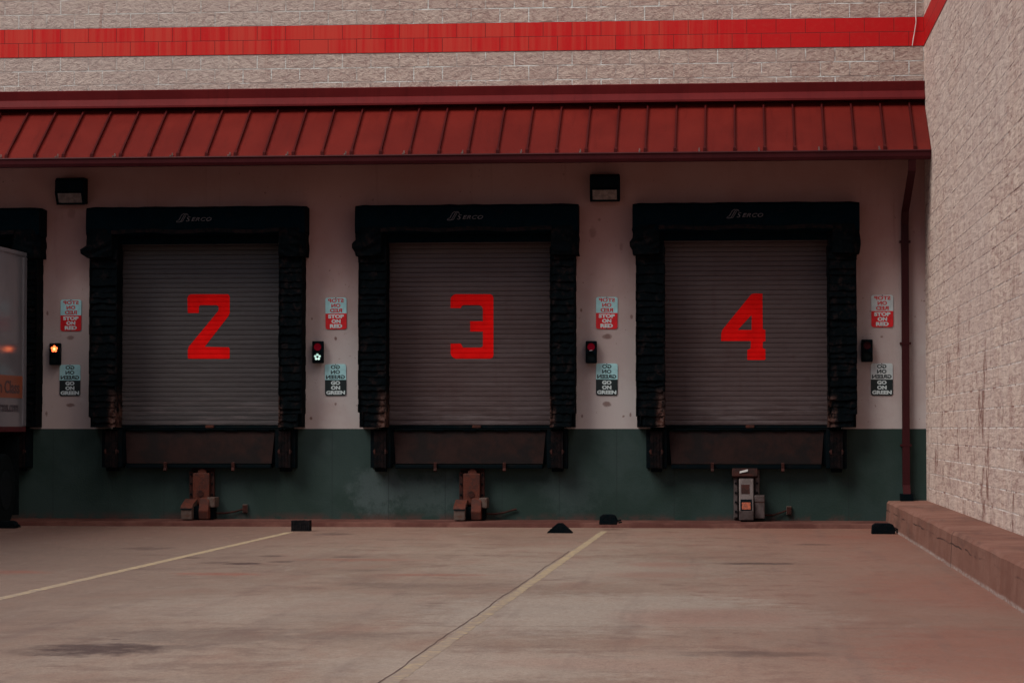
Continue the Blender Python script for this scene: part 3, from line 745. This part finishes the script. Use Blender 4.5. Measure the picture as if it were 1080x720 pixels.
for i, nm in ((0, 'trailer bay'), (1, 'door marked 2'), (2, 'door marked 3'), (3, 'door marked 4')):
    for s, w in ((-1, 'left'), (1, 'right')):
        if i == 0 and s < 0: continue
        lab = 'dark rubber dock bumper at the lower %s corner of the %s' % (w, nm)
        if first: bum.location = (door_c[i] + s * offs, 35, 0); bum['label'] = lab; first = False
        else: place(bum, (door_c[i] + s * offs, 35, 0), lab)

# ------------------------------------------------------------------ trailer restraints
def conduit(root, px):
    pass
def rusty_restraint():
    root = empty('trailer_restraint', (0, 35, 0), '-', 'trailer restraint', 'rusty trailer restraints on the dock wall')
    mb = MB(); mb.box(-.165, .165, -.05, -.002, .12, .80)
    for s in (-1, 1): mb.box(s * .15 - .025, s * .15 + .025, -.13, -.051, .20, .74)
    mb.build('back_channel', M['rustdark'], root, bevel=.006)
    MB().box(-.115, .12, -.19, -.052, .28, .72).build('carriage_cover', M['rust'], root, bevel=.015)
    MB().disc_y(0, .0, .0001, 0, .0001, 3) 
    mb = MB(); mb.prism_y([(-.06, .70), (-.045, .755), (-.01, .785), (.03, .785), (.065, .755), (.08, .70)], -.17, -.06); mb.build('top_knuckle', M['rust'], root, bevel=.01)
    mb = MB(); mb.disc_y(.0, .43, .045, -.20, -.191, 14); mb.build('inspection_cap', M['rustdark'], root)
    mb = MB()
    for s in (-1, 1):
        for z in (.27, .42, .57, .70): mb.disc_y(s * .15, z, .014, -.145, -.131, 8)
    mb.build('bolt', M['black_steel'], root, split=1)
    mb = MB(); mb.prism_x([(-.52, .08), (-.52, .23), (-.48, .27), (-.20, .35), (-.12, .33), (-.12, .08)], -.21, -.055); h = mb.build('roller_housing', M['rustlight'], root, bevel=.012)
    mb = MB(); mb.prism_x([(-.525, .235), (-.482, .278), (-.20, .358), (-.19, .352), (-.475, .268), (-.515, .232)], -.215, -.05); mb.build('housing_lid', M['rust'], h)
    mb = MB(); mb.prism_x([(-.531, .218), (-.522, .236), (-.50, .236), (-.50, .218)], -.21, -.055); mb.build('lid_gap', M['black_steel'], h)
    mb = MB(); mb.prism_x([(-.42, .08), (-.44, .20), (-.36, .36), (-.30, .38), (-.14, .38), (-.14, .08)], .02, .16); mb.build('hook_arm', M['rust'], root, bevel=.014)
    mb = MB(); mb.box(.125, .235, -.36, -.06, .245, .385); mb.build('shoulder_block', M['rustlight'], root, bevel=.012)
    mb = MB(); mb.box(.165, .20, -.30, -.06, .08, .245); mb.build('stop_plate', M['black_steel'], root)
    mb = MB(); mb.box(-.05, .015, -.40, -.12, .09, .26); mb.build('hook_slot', M['black_steel'], root)
    mb = MB(); mb.tube([(.20, -.10, .16), (.32, -.06, .155), (.45, -.035, .175), (.585, -.03, .215), (.62, -.03, .22)], .013, 8); mb.build('conduit', M['rustdark'], root)
    return root
def grey_restraint():
    root = empty('trailer_restraint', (0, 35, 0), '-', 'trailer restraint', None)
    mb = MB(); mb.box(-.20, .16, -.05, -.002, .10, .78); mb.box(-.19, -.145, -.14, -.051, .12, .68); mb.box(.10, .15, -.14, -.051, .12, .70)
    mb.build('back_channel', M['greysteel'], root, bevel=.006)
    MB().prism_x([(-.20, .665), (-.24, .69), (-.20, .80), (-.04, .80), (-.04, .665)], -.22, .13).build('top_cap', M['rustdark'], root, bevel=.008)
    mb = MB(); mb.add([(-.115, -.238, .73), (-.005, -.238, .755), (-.001, -.228, .785), (-.112, -.228, .757)], [(0, 1, 2, 3)]); mb.build('torn_sticker', M['paper'], root)
    MB().prism_x([(-.42, .09), (-.43, .22), (-.38, .34), (-.22, .66), (-.06, .66), (-.06, .09)], -.125, .075).build('carriage_cover', M['greysteel'], root, bevel=.012)
    # warning label let into a sloping front
    def slope(z): return -.43 + (z - .22) * (.05 / .12) if z < .34 else -.38 + (z - .34) * .5
    def plate(x0, x1, z0, z1, d, nm, mt):
        zs = [z0] + ([.34] if z0 < .34 < z1 else []) + [z1]; mb = MB()
        for a, b in zip(zs, zs[1:]): mb.add([(x0, slope(a) - d, a), (x1, slope(a) - d, a), (x1, slope(b) - d, b), (x0, slope(b) - d, b), (x0, slope(a) + .01, a), (x1, slope(a) + .01, a), (x1, slope(b) + .01, b), (x0, slope(b) + .01, b)], [(0, 1, 2, 3), (0, 4, 5, 1), (3, 2, 6, 7), (0, 3, 7, 4), (1, 5, 6, 2)])
        return mb.build(nm, mt, root)
    plate(-.105, .05, .225, .375, .004, 'label_frame', M['black_steel'])
    plate(-.085, .032, .24, .335, .009, 'warning_label', M['orange'])
    mb = MB(); mb.box(0, 0, 0, 0, 0, 0)
    plate(-.095, .02, .45, .575, .006, 'rating_plate', M['rustdark'])
    mb = MB()
    for s in (-.168, .125):
        for z in (.20, .33, .46, .59): mb.disc_y(s, z, .015, -.155, -.141, 8)
    mb.build('bolt', M['black_steel'], root, split=1)
    b = MB().box(.085, .225, -.34, -.06, .11, .43).build('motor_box', M['greysteel'], root, bevel=.012)
    MB().box(.083, .228, -.345, -.058, .335, .345).build('box_lid_seam', M['rustdark'], b)
    MB().box(-.10, .06, -.40, -.10, .075, .10).build('foot', M['black_steel'], root)
    mb = MB(); mb.tube([(.22, -.10, .15), (.34, -.06, .15), (.47, -.035, .19), (.60, -.03, .245)], .012, 8); mb.build('conduit', M['rustdark'], root)
    return root
def res_x(px): return W(px, 527, 34.8)[0]
rr = rusty_restraint(); rr.location = (res_x(211.5), 35, 0); rr['label'] = 'rusty trailer restraint under the door marked 2, with its conduit ending at a small box'
rr['group'] = 'rusty trailer restraints on the dock wall'
place(rr, (res_x(497), 35, 0), 'orange-brown rusty trailer restraint under the door marked 3')
gr = grey_restraint(); gr.location = (res_x(789), 35, 0); gr['label'] = 'grey steel trailer restraint with an orange warning label under the door marked 4'
def jbox(px, py, lab):
    x, z = W(px, py); root = empty('junction_box', (x, 35, z - .06), lab, 'junction box', 'small conduit boxes low on the green wall')
    MB().box(-.035, .035, -.05, -.002, 0, .12).build('box_body', M['rustlight'], root, bevel=.006)
    MB().box(-.03, .03, -.058, -.051, .01, .11).build('cover_plate', M['rustdark'], root, bevel=.002)
jbox(259, 536, 'small square conduit box on the green wall right of the leftmost restraint')
jbox(832, 538, 'small square conduit box on the green wall right of the grey restraint')

# ------------------------------------------------------------------ signs
def make_sign(kind, pale):
    wd, hh = .15, .222
    words = ('STOP', 'ON', 'RED') if kind == 'stop' else ('GO', 'ON', 'GREEN')
    root = empty('wall_sign', (0, 35, 0), '-', 'sign', 'STOP ON RED signs on the piers' if kind == 'stop' else 'GO ON GREEN signs on the piers')
    def rnd(z0, z1, top):
        rr_ = .03; P = []
        if top: P = [(-wd, z0), (wd, z0)] + [(wd - rr_ + rr_ * math.cos(a), z1 - rr_ + rr_ * math.sin(a)) for a in (0, .4, .8, 1.2, 1.57)] + [(-wd + rr_ - rr_ * math.sin(a), z1 - rr_ + rr_ * math.cos(a)) for a in (0, .4, .8, 1.2, 1.57)]
        else: P = [(wd, z1), (-wd, z1)] + [(-wd + rr_ - rr_ * math.cos(a), z0 + rr_ - rr_ * math.sin(a)) for a in (0, .4, .8, 1.2, 1.57)] + [(wd - rr_ + rr_ * math.sin(a), z0 + rr_ - rr_ * math.cos(a)) for a in (0, .4, .8, 1.2, 1.57)]
        return P
    MB().prism_y(rnd(.0, hh, True), -.012, -.002).build('upper_panel', M['sign_grey' if pale else 'sign_white'], root)
    MB().prism_y(rnd(-hh, .0, False), -.012, -.002).build('lower_panel', M['sign_red'] if kind == 'stop' else M['sign_black'], root)
    for up in (True, False):
        mb = MB()
        for k, wv in enumerate(words):
            wid = {2: .13, 3: .175, 4: .225, 5: .268}[len(wv)]
            v, f = text_geo(wv, .054, .0018 if up else .0028, 0, .0012, mirror=up, width=wid, line=True)
            zc = (.181 - .070 * k) if up else (-.042 - .068 * k)
            mb.add([(x, -.0135 - z, zc + y) for x, y, z in v], f)
        mb.build('mirrored_lettering' if up else 'lettering', (M['txt_red'] if kind == 'stop' else M['txt_black']) if up else M['txt_white'], root, fix=False)
    mb = MB(); mb.disc_y(0, hh - .008, .008, -.016, -.0125, 8); mb.disc_y(0, -hh + .008, .008, -.016, -.0125, 8); mb.build('screw', M['rustdark'], root, split=1)
    return root
where = ['on the pier between the trailer and door 2', 'on the pier between doors 2 and 3', 'on the pier between doors 3 and 4', 'beside the downspout right of door 4']
pos_s = [(75, 333, 332), (354.5, 331, 330), (640, 330, 330), (930.5, 328, 328)]
pos_g = [(74, 401), (354, 400.5), (640, 400), (930, 400)]
for kind, pos, lab in (('stop', [(75, 332.5), (354.5, 330.5), (640, 330), (930.5, 328)], 'red and white STOP ON RED sign '), ('go', pos_g, 'dark and pale GO ON GREEN sign ')):
    pr = make_sign(kind, False); pp = make_sign(kind, True)
    for i, (a, b) in enumerate(pos):
        x, z = W(a, b)
        o = pr if i == 0 else (pp if i == 3 else copy_tree(pr))
        o.location = (x, 35, z); o['label'] = lab + where[i]
        if i == 1: o.rotation_euler = (0, R(-.6), 0)
        if i == 2: o.rotation_euler = (0, R(.5), 0)

# ------------------------------------------------------------------ dock signal lights
def flower(mb, core, cx, cz, r, y):
    for k in range(5):
        a = R(90 + 72 * k); mb.disc_y(cx + r * .58 * math.cos(a), cz + r * .58 * math.sin(a), r * .34, y - .006, y, 10)
    core.disc_y(cx, cz, r * .27, y - .007, y, 10)
def make_signal(px, py, red, green, lab):
    x, z = W(px, py); root = empty('dock_signal', (x, 35, z), lab, 'signal light', 'two-lamp dock signals on the piers')
    body = MB().box(-.078, .078, -.13, -.03, -.155, .155).build('housing', M['fixture'], root, bevel=.014)
    MB().box(-.03, .03, -.035, -.001, -.10, .10).build('bracket', M['black_steel'], root)
    for nm, cz, st in (('red_lamp', .072, red), ('green_lamp', -.068, green)):
        mb = MB(); mb.disc_y(0, cz, .052, -.136, -.125, 20)
        mt = {'off_r': M['lens_red'], 'off_g': M['lens_green'], 'dim': M['dim_red'], 'lit_r': M['lens_red'], 'lit_g': M['lens_green']}[st]
        o = mb.build(nm, mt, root)
        if st in ('lit_r', 'lit_g'):
            a, b = MB(), MB(); flower(a, b, 0, cz, .054, -.1365)
            a.build('lamp_leds', M['lit_red'] if st == 'lit_r' else M['lit_green'], o); 
            if st == 'lit_r': b.build('lamp_core', M['lit_core'], o)
        mb = MB(); n = 12
        for k in range(n):
            a0, a1 = math.pi * k / n, math.pi * (k + 1) / n
            mb.add([(.058 * math.cos(a0), -.125, cz + .058 * math.sin(a0)), (.058 * math.cos(a1), -.125, cz + .058 * math.sin(a1)), (.058 * math.cos(a1), -.185 + .03 * (1 - math.sin(a1)), cz + .058 * math.sin(a1)), (.058 * math.cos(a0), -.185 + .03 * (1 - math.sin(a0)), cz + .058 * math.sin(a0)),
                    (.063 * math.cos(a0), -.125, cz + .063 * math.sin(a0)), (.063 * math.cos(a1), -.125, cz + .063 * math.sin(a1)), (.063 * math.cos(a1), -.185 + .03 * (1 - math.sin(a1)), cz + .063 * math.sin(a1)), (.063 * math.cos(a0), -.185 + .03 * (1 - math.sin(a0)), cz + .063 * math.sin(a0))], [(0, 1, 2, 3), (4, 7, 6, 5), (3, 2, 6, 7)])
        mb.build('hood', M['fixture'], o)
    return root
make_signal(60, 373.5, 'lit_r', 'off_g', 'black dock signal with its red lamp glowing, beside the trailer')
make_signal(336.5, 371.5, 'dim', 'lit_g', 'black dock signal with its lower pale green lamp lit, right of door 2')
s3 = make_signal(624, 371.5, 'dim', 'off_g', 'black dock signal with a dim red lens, right of door 3')
a = MB(); a.disc_y(-.014, .022, .006, -.1385, -.130, 8); a.disc_y(.010, .024, .006, -.1385, -.130, 8); a.build('pilot_led', M['txt_white'], s3, split=1)
make_signal(914, 370, 'off_r', 'off_g', 'unlit black dock signal right of door 4')

# ------------------------------------------------------------------ wall lamps
def make_lamp():
    root = empty('wall_lamp', (0, 35, 0), '-', 'wall lamp', 'black wall pack lamps under the canopy')
    w = .205
    MB().prism_x([(-.002, .19), (-.20, .19), (-.26, .15), (-.26, -.005), (-.245, -.015), (-.15, -.17), (-.002, -.17)], -w, w).build('housing', M['fixture'], root, bevel=.012)
    fr = MB()
    A, Bp = Vector((-.258, -.012)), Vector((-.158, -.185)); n = Vector((-.866, -.5)) * .012
    def q(x0, x1, t0, t1, d=1.0):
        a = A.lerp(Bp, t0) + n * d; b = A.lerp(Bp, t1) + n * d; c = A.lerp(Bp, t1) - n; e = A.lerp(Bp, t0) - n
        return [(x0, a.x, a.y), (x1, a.x, a.y), (x1, b.x, b.y), (x0, b.x, b.y), (x0, e.x, e.y), (x1, e.x, e.y), (x1, c.x, c.y), (x0, c.x, c.y)]
    FC = [(0, 3, 2, 1), (4, 5, 6, 7), (0, 1, 5, 4), (2, 3, 7, 6), (0, 4, 7, 3), (1, 2, 6, 5)]
    fr.add(q(-w, -w + .035, 0, 1), FC); fr.add(q(w - .035, w, 0, 1), FC); fr.add(q(-w + .036, w - .036, .86, 1), FC); fr.add(q(-w + .036, w - .036, 0, .10), FC)
    fr.build('lens_frame', M['fixture'], root)
    le = MB(); le.add(q(-w + .037, w - .037, .11, .85, .6), FC); le.build('lens', M['lens'], root)
    return root
lp = make_lamp(); x, z = W(75, 202, 34.85); lp.location = (x, 35, z); lp['label'] = 'black wall lamp high on the wall between the trailer bay and door 2'
x, z = W(638, 198.5, 34.85); place(lp, (x, 35, z), 'black wall lamp high on the wall between doors 3 and 4')

# ------------------------------------------------------------------ loose chocks
def chock(px, py, label, kind, w=.26, h=.15, dpt=.2, z=0.0, rot=0):
    x, y = G(px, py, z)
    root = empty('wheel_chock', (x, y, z), label, 'wheel chock', None); root.rotation_euler = (0, 0, rot)
    if kind == 'laminated':
        mb = MB(); n = 9
        for k in range(n):
            a = -w / 2 + w * k / n; mb.box(a, a + w / n - .009, random.uniform(-.006, .006), dpt, 0, h + random.uniform(-.006, .004))
        mb.box(-w / 2 + .01, w / 2 - .01, .01, dpt - .01, .01, h - .01); b = mb.build('rubber_body', M['chocklam'], root)
        mb = MB(); mb.tube([(-w / 2 - .008, dpt * .5, h * .6), (w / 2 + .008, dpt * .5, h * .6)], .01, 8); mb.build('tie_rod', M['rustdark'], root)
    elif kind == 'wedge':
        mb = MB(); mb.prism_y([(-w / 2, 0), (w / 2, 0), (w / 2 - .015, .02), (.03, h), (-.03, h), (-w / 2 + .015, .02)], 0, dpt); mb.build('rubber_body', M['chock'], root, bevel=.006)
        mb = MB()
        for k in range(3): t = .3 + .2 * k; mb.box(-w / 2 * (1 - t) - .008, -w / 2 * (1 - t) + .008, -.004, dpt + .004, h * t - .006, h * t + .012)
        mb.build('grip_ribs', M['black_steel'], root)
    else:
        mb = MB(); mb.prism_y([(-w / 2, 0), (w / 2 - .01, 0), (w / 2 + .005, h * .35), (w / 2 - .03, h * .9), (w / 2 - .07, h), (-w / 2 + .05, h), (-w / 2 + .01, h * .8)], 0, dpt); mb.build('rubber_body', M['chock'], root, bevel=.012)
        mb = MB(); mb.tube([(w / 2 - .01, dpt * .3, h * .35), (w / 2 + .045, dpt * .3, h * .45), (w / 2 + .055, dpt * .3, h * .25), (w / 2 + .01, dpt * .3, h * .2)], .012, 8); mb.build('pull_loop', M['black_steel'], root)
    return root
chock(317, 560, 'laminated black wheel chock at the far end of the left yellow line', 'laminated', .25, .14, .18)
chock(590, 562, 'triangular black wheel chock left of the right yellow line', 'wedge', .33, .125, .22)
chock(641.5, 553, 'rounded black wheel chock on the ledge against the green wall', 'block', .245, .135, .12, .07)
c4 = chock(932, 563, 'black rubber wheel chock at the foot of the kerb', 'block', .30, .135, .2)
chock(6, 557, 'black wheel chock beneath the trailer at the left edge', 'block', .26, .1, .2)
mb = MB(); kx, ky = G(945, 562)
P0 = [(kx - .02, ky + .05, .07), (kx + .04, ky + .03, .05), (kx + .09, ky + .02, .045), (kx + .13, ky + .05, .08)]
mb.tube(P0, .011, 6); mb.v = [(x - c4.location.x, y - c4.location.y, z) for x, y, z in mb.v]; mb.build('chain', M['rustdark'], c4)

# ------------------------------------------------------------------ trailer at bay one
TX = W(26.5, 360, 34.55)[0]
T = (TX - 1.3, 28, 0); tr = empty('semi_trailer', T, 'white box trailer with an orange band backed into the leftmost bay', 'trailer')
zb, zt = 1.30, W(26.5, 267, 34.55)[1]
MB().box(TX - 2.6, TX, 20.5, 34.58, zb, zt).build('cargo_box', M['trailer'], tr, T, bevel=.015)
mb = MB()
for s in (TX - 2.612, TX + .002): mb.box(s, s + .01, 20.5, 34.57, zb + .0, zb + .07)
mb.build('bottom_rail', M['trailer_red'], tr, T, split=1)
mb = MB(); mb.box(TX + .0, TX + .012, 20.5, 34.57, zt - .05, zt + .003); mb.box(TX + .0, TX + .014, 34.44, 34.575, zb + .08, zt - .06); mb.build('top_rail', M['trailer'], tr, T, split=1)
z0 = W(15, 419.5, 34.0)[1]; z1 = W(15, 396, 34.0)[1]
MB().box(TX + .001, TX + .004, 20.8, 34.42, z0, z1).build('orange_band', M['trailer_orange'], tr, T)
mb = MB()
v, f = text_geo('American Class', .24, .004, 0, .001, width=2.2, line=False)
mx = max(a for a, b, c in v); mb.add([(TX + .006 + c, 34.27 - mx + a, (z0 + z1) / 2 - .005 + b) for a, b, c in v], f)
v, f = text_geo('www.americantrans.com', .20, .003, 0, .001, width=2.45)
mx = max(a for a, b, c in v); mb.add([(TX + .004 + c, 34.22 - mx + a, z0 - .125 + b) for a, b, c in v], f)
mb.build('side_lettering', M['trailer_text'], tr, T, fix=False, split=1)
mb = MB(); mb.box(TX - 2.0, TX - 1.85, 20.6, 34.5, .98, 1.28); mb.box(TX - .75, TX - .60, 20.6, 34.5, .98, 1.28); mb.build('chassis_rail', M['black_steel'], tr, T, split=1)
mb = MB(); mb.box(TX - 2.35, TX - .25, 34.42, 34.52, .50, .62); mb.box(TX - 1.95, TX - 1.85, 34.43, 34.51, .62, 1.28); mb.box(TX - .75, TX - .65, 34.43, 34.51, .62, 1.28); mb.build('underride_guard', M['black_steel'], tr, T)
for ya in (32.45, 33.75):
    for xa in (TX - 2.45, TX - .32):
        w = MB().disc_x(ya, .50, .50, xa - .0, xa + .29, 28).build('wheel', M['tyre'], tr, T, bevel=.03)
        MB().disc_x(ya, .50, .27, xa - .008, xa + .298, 20).build('rim', M['rim'], w, T)
for xa in (TX - 2.5, TX - .65):
    MB().box(xa, xa + .62, 34.38, 34.40, .14, 1.24).build('mud_flap', M['tyre'], tr, T)
for xa in (TX - 2.2, TX - .5): MB().box(xa, xa + .12, 23.2, 23.35, .08, 1.28).build('landing_leg', M['black_steel'], tr, T)

# ------------------------------------------------------------------ light
SUN_EL, SUN_AZ = R(49), R(-50)             # azimuth from behind the camera, slightly left
w = bpy.data.worlds.new('World'); sc.world = w; w.use_nodes = True
nt = w.node_tree; bg = nt.nodes['Background']; sky = nt.nodes.new('ShaderNodeTexSky'); sky.sky_type = 'NISHITA'; sky.sun_disc = False
sky.sun_elevation = SUN_EL; sky.sun_rotation = R(180) + SUN_AZ; sky.air_density = 1.0; sky.dust_density = 4.0; sky.ozone_density = .6
nt.links.new(sky.outputs[0], bg.inputs[0]); bg.inputs[1].default_value = .04
sd = bpy.data.lights.new('sun', 'SUN'); sd.energy = 1.5; sd.angle = R(36); sd.color = (1.0, .965, .865)
so = bpy.data.objects.new('sun', sd); COL.objects.link(so)
src = Vector((math.sin(SUN_AZ) * math.cos(SUN_EL), -math.cos(SUN_AZ) * math.cos(SUN_EL), math.sin(SUN_EL)))
so.rotation_euler = (-src).to_track_quat('-Z', 'Y').to_euler(); so.location = (0, 0, 30)
sc.view_settings.view_transform = 'Standard'; sc.view_settings.look = 'None'; sc.view_settings.gamma = 1.0
sc.view_settings.exposure = 1.15
